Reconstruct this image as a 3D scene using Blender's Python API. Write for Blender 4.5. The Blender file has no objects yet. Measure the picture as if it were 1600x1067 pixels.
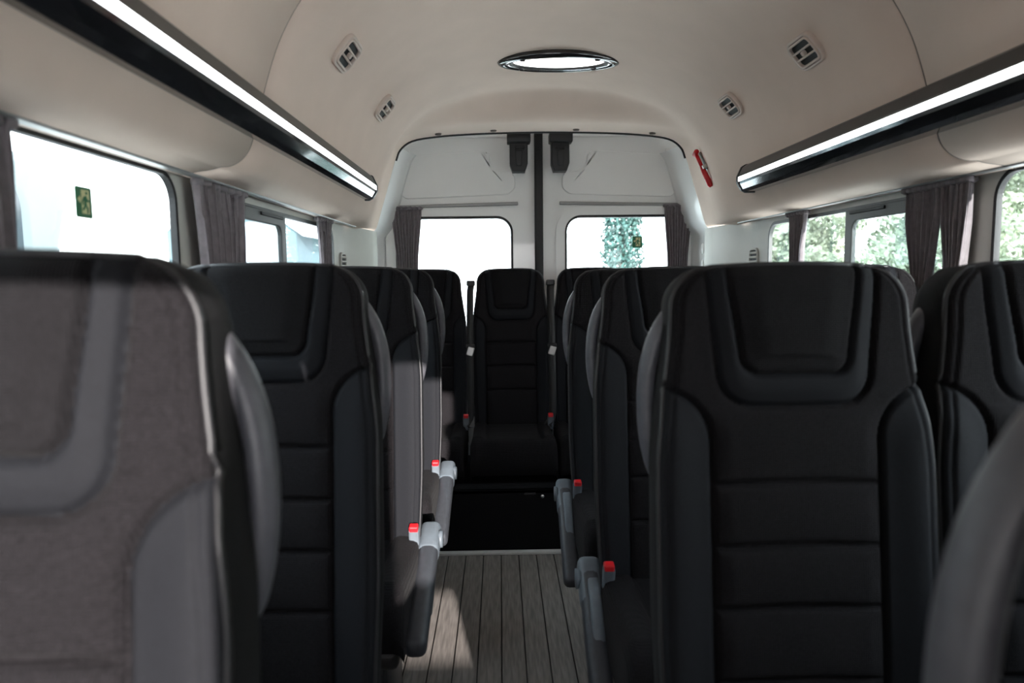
import bpy, bmesh, math, random
from mathutils import Vector, Matrix
random.seed(7)
sc = bpy.context.scene
COL = sc.collection
E = 1.24            # eye height
CX = -0.225         # camera sits left of the centre line

# ------------------------------------------------------------------ camera
F = 1067.0
cam = bpy.data.cameras.new('camera'); camo = bpy.data.objects.new('camera', cam); COL.objects.link(camo)
cam.sensor_width = 36.0; cam.lens = F / 1600 * 36.0; cam.clip_start = 0.02; cam.clip_end = 200
dx, dy = (780 - 800) / F, (533.5 - 427) / F
r = math.radians(0.75)
Yc = Vector((dx, dy, -1)).normalized()
Xc = Vector((math.cos(r), math.sin(r), dx * math.cos(r) + dy * math.sin(r))).normalized()
Zc = Xc.cross(Yc)
R = Matrix((Xc, Yc, Zc))
camo.matrix_world = Matrix.Translation((CX, 0, E)) @ R.to_4x4()
cam.dof.use_dof = True; cam.dof.focus_distance = 2.7; cam.dof.aperture_fstop = 3.2
sc.camera = camo

# ------------------------------------------------------------------ world, sun, exposure
w = bpy.data.worlds.new('sky'); sc.world = w; w.use_nodes = True
nt = w.node_tree; nt.nodes.clear()
bg = nt.nodes.new('ShaderNodeBackground'); out = nt.nodes.new('ShaderNodeOutputWorld')
tc = nt.nodes.new('ShaderNodeTexCoord'); sep = nt.nodes.new('ShaderNodeSeparateXYZ')
rmp = nt.nodes.new('ShaderNodeValToRGB')
rmp.color_ramp.elements[0].position = 0.0; rmp.color_ramp.elements[0].color = (1.0, 1.0, 0.99, 1)
rmp.color_ramp.elements[1].position = 0.8; rmp.color_ramp.elements[1].color = (0.80, 0.91, 1.0, 1)
nt.links.new(tc.outputs['Generated'], sep.inputs[0]); nt.links.new(sep.outputs['Z'], rmp.inputs[0])
nt.links.new(rmp.outputs[0], bg.inputs[0]); nt.links.new(bg.outputs[0], out.inputs[0])
bg.inputs[1].default_value = 5.0
SUN_DIR = Vector((math.cos(math.radians(280)), math.sin(math.radians(280)), math.tan(math.radians(13)))).normalized()     # towards the sun
sun = bpy.data.lights.new('sun', 'SUN'); sun.energy = 10.0; sun.angle = math.radians(0.6); sun.color = (1.0, 0.95, 0.88)
suno = bpy.data.objects.new('sun', sun); COL.objects.link(suno)
suno.rotation_euler = SUN_DIR.to_track_quat('Z', 'Y').to_euler(); suno.location = (2, -12, 4)
vs = sc.view_settings
vs.view_transform = 'Standard'; vs.look = 'None'; vs.exposure = 0.98; vs.gamma = 1.0; vs.use_curve_mapping = False
sc.cycles.max_bounces = 10; sc.cycles.diffuse_bounces = 6; sc.cycles.transparent_max_bounces = 16
sc.cycles.sample_clamp_indirect = 8.0
sc.cycles.caustics_reflective = False; sc.cycles.caustics_refractive = False
sc.cycles.use_denoising = True

# ------------------------------------------------------------------ materials
def mat(name, col, rough=0.6, nscale=None, namt=0.0, bump=0.0, bscale=None, metal=0.0, spec=0.5, sheen=0.0, coat=0.0, stretch=None, weave=None):
    m = bpy.data.materials.new(name); m.use_nodes = True
    n = m.node_tree.nodes; l = m.node_tree.links; b = n['Principled BSDF']
    b.inputs['Base Color'].default_value = (*col, 1); b.inputs['Roughness'].default_value = rough
    b.inputs['Metallic'].default_value = metal; b.inputs['Specular IOR Level'].default_value = spec
    if sheen: b.inputs['Sheen Weight'].default_value = sheen; b.inputs['Sheen Roughness'].default_value = 0.4
    if coat: b.inputs['Coat Weight'].default_value = coat; b.inputs['Coat Roughness'].default_value = 0.05
    t = n.new('ShaderNodeTexCoord'); mp = n.new('ShaderNodeMapping'); l.new(t.outputs['Object'], mp.inputs[0])
    if stretch: mp.inputs['Scale'].default_value = stretch
    if nscale:
        z = n.new('ShaderNodeTexNoise'); z.inputs['Scale'].default_value = nscale; z.inputs['Detail'].default_value = 4
        l.new(mp.outputs[0], z.inputs['Vector'])
        cr = n.new('ShaderNodeValToRGB')
        cr.color_ramp.elements[0].position = .3; cr.color_ramp.elements[1].position = .7
        cr.color_ramp.elements[0].color = (*[c * (1 - namt) for c in col], 1)
        cr.color_ramp.elements[1].color = (*[min(1, c * (1 + namt)) for c in col], 1)
        l.new(z.outputs['Fac'], cr.inputs[0]); l.new(cr.outputs[0], b.inputs['Base Color'])
    if bump:
        bp = n.new('ShaderNodeBump'); bp.inputs['Strength'].default_value = bump; bp.inputs['Distance'].default_value = 0.002
        if weave:
            w1 = n.new('ShaderNodeTexWave'); w1.bands_direction = 'X'; w1.inputs['Scale'].default_value = weave; w1.inputs['Distortion'].default_value = 1.5
            w2 = n.new('ShaderNodeTexWave'); w2.bands_direction = 'Z'; w2.inputs['Scale'].default_value = weave; w2.inputs['Distortion'].default_value = 1.5
            ad = n.new('ShaderNodeMath'); l.new(mp.outputs[0], w1.inputs[0]); l.new(mp.outputs[0], w2.inputs[0])
            l.new(w1.outputs['Fac'], ad.inputs[0]); l.new(w2.outputs['Fac'], ad.inputs[1]); l.new(ad.outputs[0], bp.inputs['Height'])
        else:
            z2 = n.new('ShaderNodeTexNoise'); z2.inputs['Scale'].default_value = bscale or 300; z2.inputs['Detail'].default_value = 3
            l.new(mp.outputs[0], z2.inputs['Vector']); l.new(z2.outputs['Fac'], bp.inputs['Height'])
        l.new(bp.outputs[0], b.inputs['Normal'])
    return m
def emat(name, col, s):
    m = bpy.data.materials.new(name); m.use_nodes = True
    b = m.node_tree.nodes['Principled BSDF']; b.inputs['Base Color'].default_value = (*col, 1)
    b.inputs['Emission Color'].default_value = (*col, 1); b.inputs['Emission Strength'].default_value = s
    return m
def glass_mat(name, tint):
    m = bpy.data.materials.new(name); m.use_nodes = True
    n = m.node_tree.nodes; l = m.node_tree.links; n.remove(n['Principled BSDF'])
    tr = n.new('ShaderNodeBsdfTransparent'); tr.inputs[0].default_value = (*tint, 1)
    gl = n.new('ShaderNodeBsdfGlossy'); gl.inputs['Roughness'].default_value = 0.02
    mx = n.new('ShaderNodeMixShader'); fr = n.new('ShaderNodeLayerWeight'); fr.inputs[0].default_value = .5
    pw = n.new('ShaderNodeMath'); pw.operation = 'POWER'; pw.inputs[1].default_value = 5
    ma = n.new('ShaderNodeMath'); ma.operation = 'MULTIPLY_ADD'; ma.inputs[1].default_value = .5; ma.inputs[2].default_value = .03
    l.new(fr.outputs['Facing'], pw.inputs[0]); l.new(pw.outputs[0], ma.inputs[0])
    l.new(ma.outputs[0], mx.inputs[0]); l.new(tr.outputs[0], mx.inputs[1]); l.new(gl.outputs[0], mx.inputs[2])
    l.new(mx.outputs[0], n['Material Output'].inputs[0]); return m
M = {}
M['liner'] = mat('headliner_fabric', (.72, .585, .505), .9, 6, .03, .25, 900, spec=.15)
M['panel'] = mat('side_panel_plastic', (.56, .555, .52), .55, 8, .03, .15, 700, spec=.3)
M['white'] = mat('white_painted_steel', (.88, .88, .87), .28, 3, .02, 0, spec=.5, coat=.5)
M['fabric'] = mat('black_woven_fabric', (.0092, .0082, .0094), .85, 350, .55, .5, weave=90, spec=.12, sheen=.015)
M['fabric2'] = mat('black_woven_fabric_dense', (.0082, .0076, .0086), .85, 420, .5, .45, weave=110, spec=.12, sheen=.015)
M['leather'] = mat('dark_leatherette', (.0085, .0090, .0112), .75, 500, .3, .3, 1200, spec=.14)
M['piping'] = mat('black_piping', (.012, .012, .014), .5)
M['shell'] = mat('black_seat_back_fabric', (.010, .010, .011), .85, 300, .4, .4, 700, spec=.2)
M['black'] = mat('black_plastic', (.012, .012, .013), .45, 30, .15, .1, 900)
M['rubber'] = mat('black_rubber', (.010, .010, .011), .6, 40, .15)
M['handle'] = mat('dark_grey_handle_plastic', (.085, .085, .098), .45, 60, .1)
M['armgrey'] = mat('blue_grey_plastic', (.105, .125, .145), .5, 40, .1)
M['armpad'] = mat('dark_armrest_pad', (.035, .038, .045), .5, 60, .15, .2, 800)
M['red'] = mat('red_plastic', (.55, .012, .018), .35, 30, .1)
M['chrome'] = mat('chrome', (.75, .75, .76), .12, 20, .03, metal=1)
M['alu'] = mat('brushed_aluminium', (.62, .62, .61), .35, 30, .05, metal=1)
M['alu2'] = mat('pale_metal_edge', (.62, .61, .59), .4, 30, .05, spec=.6)
M['railgrey'] = mat('grey_rail', (.30, .30, .295), .35, 30, .05, metal=.3)
M['curtain'] = mat('grey_curtain_cloth', (.22, .196, .21), .9, 60, .12, .35, 900, spec=.1, sheen=.25)
M['glossblack'] = mat('gloss_black_light_housing', (.012, .012, .014), .10, 30, .1, coat=.6)
M['satinblack'] = mat('satin_dark_housing', (.045, .044, .043), .38, 30, .1)
M['led'] = emat('led_diffuser', (.97, .99, 1.0), 2.6)
M['dome'] = emat('dome_diffuser', (.98, .99, 1.0), 2.0)
M['floor_base'] = mat('floor_seam_dark', (.018, .017, .016), .7, 30, .1)
M['plank'] = mat('grey_wood_vinyl', (.205, .186, .172), .5, 40, .28, .15, 200, stretch=(3, .25, 1), spec=.35)
M['carpet'] = mat('black_carpet', (.010, .010, .011), .95, 200, .4, .5, 600, spec=.1)
M['glass_l'] = glass_mat('window_glass', (.93, .965, .975))
M['glass_f'] = glass_mat('sun_gap_glass', (.95, .94, .95))  # panes of the added partition behind the camera
M['glass_r'] = glass_mat('rear_door_glass', (.92, .975, .99))
M['greensign'] = mat('green_sign_print', (.016, .16, .065), .5, 60, .05)
M['cream'] = mat('cream_sign_print', (.70, .70, .38), .5, 60, .05)
M['slot'] = mat('dark_vent_slot', (.010, .010, .010), .7, 30, .1)
M['ventgrey'] = mat('vent_frame_plastic', (.60, .50, .44), .5, 30, .05)
M['bronze'] = mat('brown_plug', (.10, .075, .06), .5, 30, .1)
M['framegrey'] = mat('dark_grey_window_frame', (.050, .052, .052), .5, 30, .08)
M['leaf'] = mat('foliage', (.25, .29, .20), .6, 3, .4)
M['leaf2'] = mat('cypress_foliage', (.03, .075, .065), .6, 3, .4)
M['bark'] = mat('bark', (.12, .085, .06), .9, 12, .4, .6, 40)
M['ground'] = mat('pale_paving', (.62, .60, .57), .85, 2, .15, .3, 60)
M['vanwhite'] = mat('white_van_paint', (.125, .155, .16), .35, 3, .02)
M['vanglass'] = mat('dark_van_glass', (.03, .04, .05), .08, 3, .05)
M['bluewall'] = mat('pale_blue_render', (.065, .10, .115), .85, 2, .05)
M['wallpaint'] = mat('pale_building_render', (.70, .74, .75), .85, 2, .05)

# ------------------------------------------------------------------ helpers
def link(name, me, m=None, parent=None, smooth=True):
    o = bpy.data.objects.new(name, me); COL.objects.link(o)
    if m is not None and not me.materials: me.materials.append(m)
    if smooth and not me.get('sm'):
        me.polygons.foreach_set('use_smooth', [True] * len(me.polygons)); me['sm'] = 1
    if parent is not None: o.parent = parent
    return o
def mesh(name, verts, faces):
    me = bpy.data.meshes.new(name); me.from_pydata([tuple(v) for v in verts], [], faces); me.update(); return me
def tag(o, label=None, cat=None, group=None, kind=None):
    if label: o['label'] = label
    if cat: o['category'] = cat
    if group: o['group'] = group
    if kind: o['kind'] = kind
    return o
def empty(name, loc=(0, 0, 0), rz=0):
    o = bpy.data.objects.new(name, None); COL.objects.link(o); o.location = loc; o.rotation_euler = (0, 0, rz)
    o.empty_display_size = .05; return o
def struct(o): o['kind'] = 'structure'; return o
def bm_mesh(name, bm):
    bmesh.ops.recalc_face_normals(bm, faces=bm.faces)
    me = bpy.data.meshes.new(name); bm.to_mesh(me); bm.free(); return me
def add_box(bm, c, s, rot=None, bev=0.0, seg=2):
    res = bmesh.ops.create_cube(bm, size=1.0)
    vs_ = res['verts']
    for v in vs_: v.co = Vector((v.co.x * s[0], v.co.y * s[1], v.co.z * s[2]))
    if bev:
        ed = list({e for v in vs_ for e in v.link_edges})
        rb = bmesh.ops.bevel(bm, geom=ed, offset=bev, segments=seg, profile=.5, affect='EDGES')
        vs_ = list({v for f in rb['faces'] for v in f.verts} | {v for v in vs_ if v.is_valid})
    for v in vs_:
        if rot is not None: v.co = rot @ v.co
        v.co += Vector(c)
    return vs_
def box_me(name, c, s, rot=None, bev=0.004, seg=2):
    bm = bmesh.new(); add_box(bm, c, s, rot, bev, seg); me = bm_mesh(name, bm)
    me['sm'] = 1
    if bev >= .008: me.polygons.foreach_set('use_smooth', [True] * len(me.polygons))
    return me
def frame_of(t, up):
    t = t.normalized(); n = up - t * up.dot(t)
    if n.length < 1e-6: n = Vector((1, 0, 0)) - t * t.x
    n.normalize(); return n, t.cross(n)
def tube_me(name, pts, rad, seg=8, closed=False, up=(0, 0, 1), ell=1.0):
    pts = [Vector(p) for p in pts]; n = len(pts); V = []; Fc = []
    rads = rad if isinstance(rad, (list, tuple)) else [rad] * n
    for i, p in enumerate(pts):
        a = pts[(i - 1) % n] if (closed or i) else pts[0]; b = pts[(i + 1) % n] if (closed or i < n - 1) else pts[-1]
        u, v = frame_of(b - a, Vector(up))
        for k in range(seg):
            t = 2 * math.pi * k / seg; V.append(p + u * math.cos(t) * rads[i] * ell + v * math.sin(t) * rads[i])
    for i in range(n if closed else n - 1):
        j = (i + 1) % n
        for k in range(seg): Fc.append((i * seg + k, i * seg + (k + 1) % seg, j * seg + (k + 1) % seg, j * seg + k))
    if not closed: Fc.append(tuple(range(seg))[::-1]); Fc.append(tuple((n - 1) * seg + k for k in range(seg)))
    return mesh(name, V, Fc)
def rrect(cx, cy, w, h, rad, seg=8):
    P = []
    for (sx, sy, a0) in ((1, 1, 0), (-1, 1, 90), (-1, -1, 180), (1, -1, 270)):
        for k in range(seg + 1):
            a = math.radians(a0 + 90 * k / seg)
            P.append((cx + sx * (w / 2 - rad) + rad * math.cos(a), cy + sy * (h / 2 - rad) + rad * math.sin(a)))
    return P
def plate_me(name, outline, holes, thick, mp, bev=0.0):
    """flat plate with holes; mp maps (u, v, w) to a point"""
    cu = bpy.data.curves.new('tmp', 'CURVE'); cu.dimensions = '2D'; cu.fill_mode = 'BOTH'
    cu.extrude = max(0.0, thick / 2 - bev); cu.bevel_depth = bev; cu.bevel_resolution = 1; cu.offset = -bev
    for loop in [outline] + list(holes):
        sp = cu.splines.new('POLY'); sp.points.add(len(loop) - 1); sp.use_cyclic_u = True
        for p, q in zip(sp.points, loop): p.co = (q[0], q[1], 0, 1)
    o = bpy.data.objects.new('tmp', cu); COL.objects.link(o)
    dg = bpy.context.evaluated_depsgraph_get(); me = bpy.data.meshes.new_from_object(o.evaluated_get(dg))
    bpy.data.objects.remove(o); bpy.data.curves.remove(cu)
    me.name = name
    for v in me.vertices: v.co = Vector(mp(v.co.x, v.co.y, v.co.z))
    bm = bmesh.new(); bm.from_mesh(me); bmesh.ops.remove_doubles(bm, verts=bm.verts, dist=1e-5)
    bmesh.ops.recalc_face_normals(bm, faces=bm.faces); bm.to_mesh(me); bm.free(); me['sm'] = 1; me.materials.clear()
    return me
def ring_me(name, outline, wd, thick, mp, seg=None):
    """gasket: a rectangular-section ring around the outline"""
    n = len(outline); V = []; Fc = []
    for i in range(n):
        a = Vector(outline[i - 1]).to_2d(); b = Vector(outline[(i + 1) % n]).to_2d(); t = (b - a).normalized(); nn = Vector((t.y, -t.x))
        p = Vector(outline[i]).to_2d()
        for (s, h) in ((-wd * .5, -thick / 2), (wd * .5, -thick / 2), (wd * .5, thick / 2), (-wd * .5, thick / 2)):
            q = p + nn * s; V.append(mp(q.x, q.y, h))
    for i in range(n):
        j = (i + 1) % n
        for k in range(4): Fc.append((i * 4 + k, i * 4 + (k + 1) % 4, j * 4 + (k + 1) % 4, j * 4 + k))
    bm = bmesh.new(); me = mesh(name, V, Fc); bm.from_mesh(me); bmesh.ops.recalc_face_normals(bm, faces=bm.faces); bm.to_mesh(me); bm.free()
    me['sm'] = 1; return me
def smooth(t): t = max(0., min(1., t)); return t * t * (3 - 2 * t)

# ------------------------------------------------------------------ floor
floor = struct(link('floor', box_me('floor', (0, .7, -.02), (1.86, 6.4, .03), bev=0), M['floor_base']))
PW = .0775
pl_me = box_me('plank', (0, 0, 0), (PW - .004, 5.2, .006), bev=.0015, seg=1)
for i in range(-12, 12):
    p = link('plank', pl_me, M['plank'], floor); p.location = ((i + .5) * PW, .44, -.002)
tr = struct(link('trim_1', box_me('trim', (0, 2.925, .006), (1.80, .030, .014), bev=.004), M['alu2']))
tr['label'] = 'aluminium floor edge strip'

# ------------------------------------------------------------------ headliner
SEC = [(.900, .215), (.865, .222), (.830, .227), (.802, .238), (.782, .262), (.766, .30), (.748, .36), (.728, .43), (.698, .51), (.655, .585),
       (.60, .65), (.52, .715), (.42, .77), (.30, .812), (.15, .838), (0, .846)]
def catmull(P, n):
    Q = []
    m = len(P) - 1
    for i in range(n + 1):
        t = i / n * m; k = min(int(t), m - 1); u = t - k
        p0 = P[max(k - 1, 0)]; p1 = P[k]; p2 = P[k + 1]; p3 = P[k + 2] if k + 2 <= m else (-P[m - 1][0], P[m - 1][1])
        Q.append(tuple(.5 * (2 * p1[c] + (p2[c] - p0[c]) * u + (2 * p0[c] - 5 * p1[c] + 4 * p2[c] - p3[c]) * u * u + (3 * p1[c] - p0[c] - 3 * p2[c] + p3[c]) * u ** 3) for c in (0, 1)))
    return Q
half = catmull(SEC, 60)
SECR = [(.905, .215), (.888, .222), (.872, .227), (.862, .238), (.852, .262), (.84, .30), (.822, .36), (.80, .43), (.776, .51), (.752, .585), (.728, .640), (.665, .684), (.54, .705), (.38, .716), (.19, .722), (0, .724)]
half_r = catmull(SECR, 60)
FULL = [(-x, z) for x, z in half] + [(x, z) for x, z in half[::-1][1:]]
def liner_pt(x, z, y, off=0.0):
    """rear end: the roof drops into a cove and the sides flare"""
    ax = abs(x); k = min(range(61), key=lambda q: (half[q][0] - ax) ** 2 + .3 * (half[q][1] - z) ** 2)
    s = smooth((y - 2.98) / .52); sz = smooth((y - 3.22) / .17) if ax < .62 else s
    sz = sz + (s - sz) * smooth((ax - .45) / .2)
    x2 = ax + (half_r[k][0] - half[k][0]) * s; z2 = z + (half_r[k][1] - half[k][1]) * sz
    return (math.copysign(x2, x), y, E + z2 + off)
def sec_at(dz):
    for (a, b) in zip(half[3:], half[4:]):
        if a[1] <= dz <= b[1]:
            t = (dz - a[1]) / (b[1] - a[1]); return a[0] + (b[0] - a[0]) * t
    return .8
SEAM = 1.56
def seam_y(k):
    """front panel ends here: rounded lower corners"""
    m = min(k, len(FULL) - 1 - k); x, z = half[min(m, 60)]
    s = max(0., min(1., (z - .232) / .06))
    return SEAM - .065 * (1 - math.sqrt(max(0, 1 - (1 - s) ** 2)))
def liner_panel(name, ys_fn, n, parent):
    V = []; Fc = []; m = len(FULL)
    for layer in (0, 1):
        for j in range(n + 1):
            for k, (x, z) in enumerate(FULL):
                y = ys_fn(k, j / n); p = Vector(liner_pt(x, z, y))
                edge = 0.0
                d = min(abs(y - ys_fn(k, 0)), abs(y - ys_fn(k, 1)))
                if layer: p += Vector((0.014 if x > 0 else -.014, 0, .018))
                V.append(p)
    N = (n + 1) * m
    for j in range(n):
        for k in range(m - 1):
            a = j * m + k; Fc.append((a, a + 1, a + m + 1, a + m)); b = a + N; Fc.append((b, b + m, b + m + 1, b + 1))
    for j in (0, n):
        for k in range(m - 1):
            a = j * m + k; q = (a, a + N, a + N + 1, a + 1); Fc.append(q if j == 0 else q[::-1])
    for k in (0, m - 1):
        for j in range(n):
            a = j * m + k; Fc.append((a, a + m, a + m + N, a + N))
    return link(name, mesh(name, V, Fc), M['liner'], parent)
# outer steel roof above the lining
V = []; Fc = []; m = len(FULL)
for y in (-2.3, 3.98):
    for k, (x, z) in enumerate(FULL):
        q = min(k, len(FULL) - 1 - k); V.append((math.copysign(max(half[q][0], half_r[q][0]) + .05 * smooth(half[q][0] / .3), x) if q < 60 else 0, y, E + z + .07))
for k in range(m - 1): Fc.append((k, k + 1, m + k + 1, m + k))
ceil_ = struct(link('ceiling', mesh('ceiling', V, Fc), M['white']))
liner_panel('headliner_panel', lambda k, t: -2.2 + (seam_y(k) - .0035 + 2.2) * t, 16, ceil_)
liner_panel('headliner_panel', lambda k, t: (seam_y(k) + .0035) + (3.60 - seam_y(k)) * (t ** .6), 80, ceil_)
sv = []
for k, (x, z) in enumerate(FULL):
    p = Vector(liner_pt(x, z, seam_y(k))); sv.append(p + Vector((.003 if x > 0 else -.003, 0, .003)))
link('seam', tube_me('seam', sv, .0036, 6), M['bronze'], ceil_)
# black seal under the header and brown plugs
hs = [Vector(liner_pt(x, z, 3.612)) for x, z in FULL if abs(x) < .66]
link('header_seal', tube_me('seal', hs, .008, 6), M['rubber'], ceil_)
for px in (-.245, -.525, .175, .565):
    x = px
    bm = bmesh.new(); bmesh.ops.create_cone(bm, cap_ends=True, segments=16, radius1=.018, radius2=.014, depth=.008)
    o = link('plug', bm_mesh('plug', bm), M['bronze'], ceil_); o.location = (x, 3.55, E + min(half_r, key=lambda q: abs(q[0] - abs(x)))[1] - .002); o.rotation_euler = (math.radians(180), 0, 0)

# ------------------------------------------------------------------ side walls and windows
WX = .92
ZT = E + .262
FW = dict(y0=.42, y1=1.505, z0=E - .36, z1=E + .220)      # front side window
RW = dict(y0=1.70, y1=2.90, z0=E - .36, z1=E + .198)       # rear side window
def wr(d, rad=.06, grow=0.0):
    return rrect((d['y0'] + d['y1']) / 2, (d['z0'] + d['z1']) / 2, d['y1'] - d['y0'] + 2 * grow, d['z1'] - d['z0'] + 2 * grow, rad)
nwin = 0
for side, sname in ((-1, 'left'), (1, 'right')):
    FW['y1'] = 1.505 if side < 0 else 1.575
    mp = lambda u, v, w_, s=side: (s * (WX + .004 + w_), u, v)
    outl = [(-2.2, 0), (3.12, 0), (3.12, ZT), (-2.2, ZT)]
    wall = struct(link('wall_' + sname, plate_me('wall', outl, [wr(FW), wr(RW)], .008, mp, .002), M['panel']))
    # quarter panel turning in towards the rear door
    V = []; Fc = []
    prof = [(WX, 3.10), (WX - .006, 3.18), (WX - .025, 3.26), (WX - .045, 3.36), (WX - .055, 3.50), (WX - .058, 3.62), (WX + .03, 3.63)]
    zz = [0, .5, 1.0, E + .20, E + .222]
    for (x, y) in prof:
        for z in zz: V.append((side * (x - (.012 if 0 else 0)), y, z))
    nz = len(zz)
    for i in range(len(prof) - 1):
        for k in range(nz - 1):
            q = (i * nz + k, i * nz + k + 1, (i + 1) * nz + k + 1, (i + 1) * nz + k); Fc.append(q if side < 0 else q[::-1])
    link('quarter_panel', mesh('quarter', V, Fc), M['panel'], wall)
    # louvre vent on the quarter panel
    lv = empty('louvre_vent', (side * (WX - .004), 3.06, E + .03))
    tag(lv, f'white louvred wall vent beside the {sname} rear curtain', 'vent', 'louvred wall vents')
    mpl = lambda u, v, w_, s=side: (s * -w_, u, v)
    link('frame', plate_me('lvframe', rrect(0, -.03, .105, .20, .03), [rrect(0, -.03, .085, .18, .022)], .012, mpl, .003), M['panel'], lv)
    link('backing', plate_me('lvback', rrect(0, -.03, .088, .183, .022), [], .002, lambda u, v, w_, s=side: (s * -(w_ - .002), u, v)), M['slot'], lv)
    sl = box_me('slat', (0, 0, 0), (.010, .086, .009), Matrix.Rotation(math.radians(25 * side), 3, 'Y'), .002, 1)
    for k in range(9):
        o = link('slat', sl, M['panel'], lv); o.location = (-side * .003, 0, .048 - k * .0195)
    # rail
    rl = link('curtain_rail', box_me('rail', (0, 0, 0), (.026, 5.1, .020), bev=.004), M['railgrey'])
    rl.location = (side * .888, .62, E + .226); rl['label'] = f'long grey curtain rail above the {sname} side windows'; rl['category'] = 'curtain rail'; rl['group'] = 'curtain rails'
    rh = link('channel', box_me('channel', (-side * .014, 0, 0), (.004, 5.1, .006), bev=.001), M['railgrey'], rl)
    # front window
    nwin += 1
    mg = lambda u, v, w_, s=side: (s * (WX + .004 + w_), u, v)
    wn = struct(link(f'window_{nwin}', ring_me('gasket', wr(FW, .06, -.003), .010, .014, lambda u, v, w_, s=side: (s * (WX + .003 + w_), u, v)), M['rubber']))
    link('window_pane', plate_me('pane', wr(FW, .06, -.004), [], .004, mg), M['glass_l'], wn)
    # rear window: fixed rear pane and a framed sliding front pane
    nwin += 1
    wn = struct(link(f'window_{nwin}', ring_me('gasket', wr(RW, .06, -.004), .012, .014, lambda u, v, w_, s=side: (s * (WX + .003 + w_), u, v)), M['framegrey']))
    yd = 2.255
    mgo = lambda u, v, w_, s=side: (s * (WX + .003 + w_), u, v)
    slid = [(RW['y0'] + .01, RW['z0'] + .01), (yd, RW['z0'] + .01), (yd, RW['z1'] - .004), (RW['y0'] + .01, RW['z1'] - .004)]
    hole = rrect((RW['y0'] + .05 + yd - .045) / 2, (RW['z0'] + .05 + RW['z1'] - .042) / 2, yd - .045 - RW['y0'] - .05, RW['z1'] - .042 - RW['z0'] - .05, .03)
    sf = link('sliding_frame', plate_me('slf', slid, [hole], .016, mgo, .003), M['framegrey'], wn)
    link('pane', plate_me('pane2', [(a, b) for a, b in hole], [], .004, mg), M['glass_l'], sf)
    link('latch', box_me('latch', (side * (WX - .004), 2.12, RW['z1'] - .016), (.012, .20, .010), bev=.002), M['rubber'], sf)
    link('window_pane', plate_me('pane', wr(RW, .06, -.004), [], .004, lambda u, v, w_, s=side: (s * (WX + .014 + w_), u, v)), M['glass_l'], wn)

# added unseen partition behind the camera, its gaps cut to shape the sunlight
mp = lambda u, v, w_: (u - .150, -.60 + w_, v - .199)
sun_gap = [(.05, 1.17), (.40, 1.17), (.40, E + .53), (.38, E + .55), (.07, E + .55), (.05, E + .53)]
sun_gap_left = [(-.62, .82), (-.11, .82), (-.11, 1.715), (-.62, 1.715)]
sun_gap_low = [(.05, .825), (.40, .825), (.40, .945), (.05, .945)]
sun_mask = struct(link('wall_sun_mask', plate_me('sunmask', [(x + .150, z + .199) for x, z in [(-.92, 0), (.92, 0), (.92, E + .22), (.79, E + .24), (.72, E + .45), (.6, E + .65), (.3, E + .81), (0, E + .845), (-.3, E + .81), (-.6, E + .65), (-.72, E + .45), (-.79, E + .24), (-.92, E + .22)]],
      [sun_gap, sun_gap_low, sun_gap_left], .04, mp), M['black']))  # black, to keep bounced light off the near lining
link('front_pane', plate_me('front_pane', sun_gap_left, [], .005, mp), M['glass_f'], sun_mask)  # panes fill the gaps made for the sun
link('front_pane', plate_me('front_pane', sun_gap_low, [], .005, mp), M['glass_f'], sun_mask)
link('front_pane', plate_me('front_pane', sun_gap, [], .005, mp), M['glass_f'], sun_mask)

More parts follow.
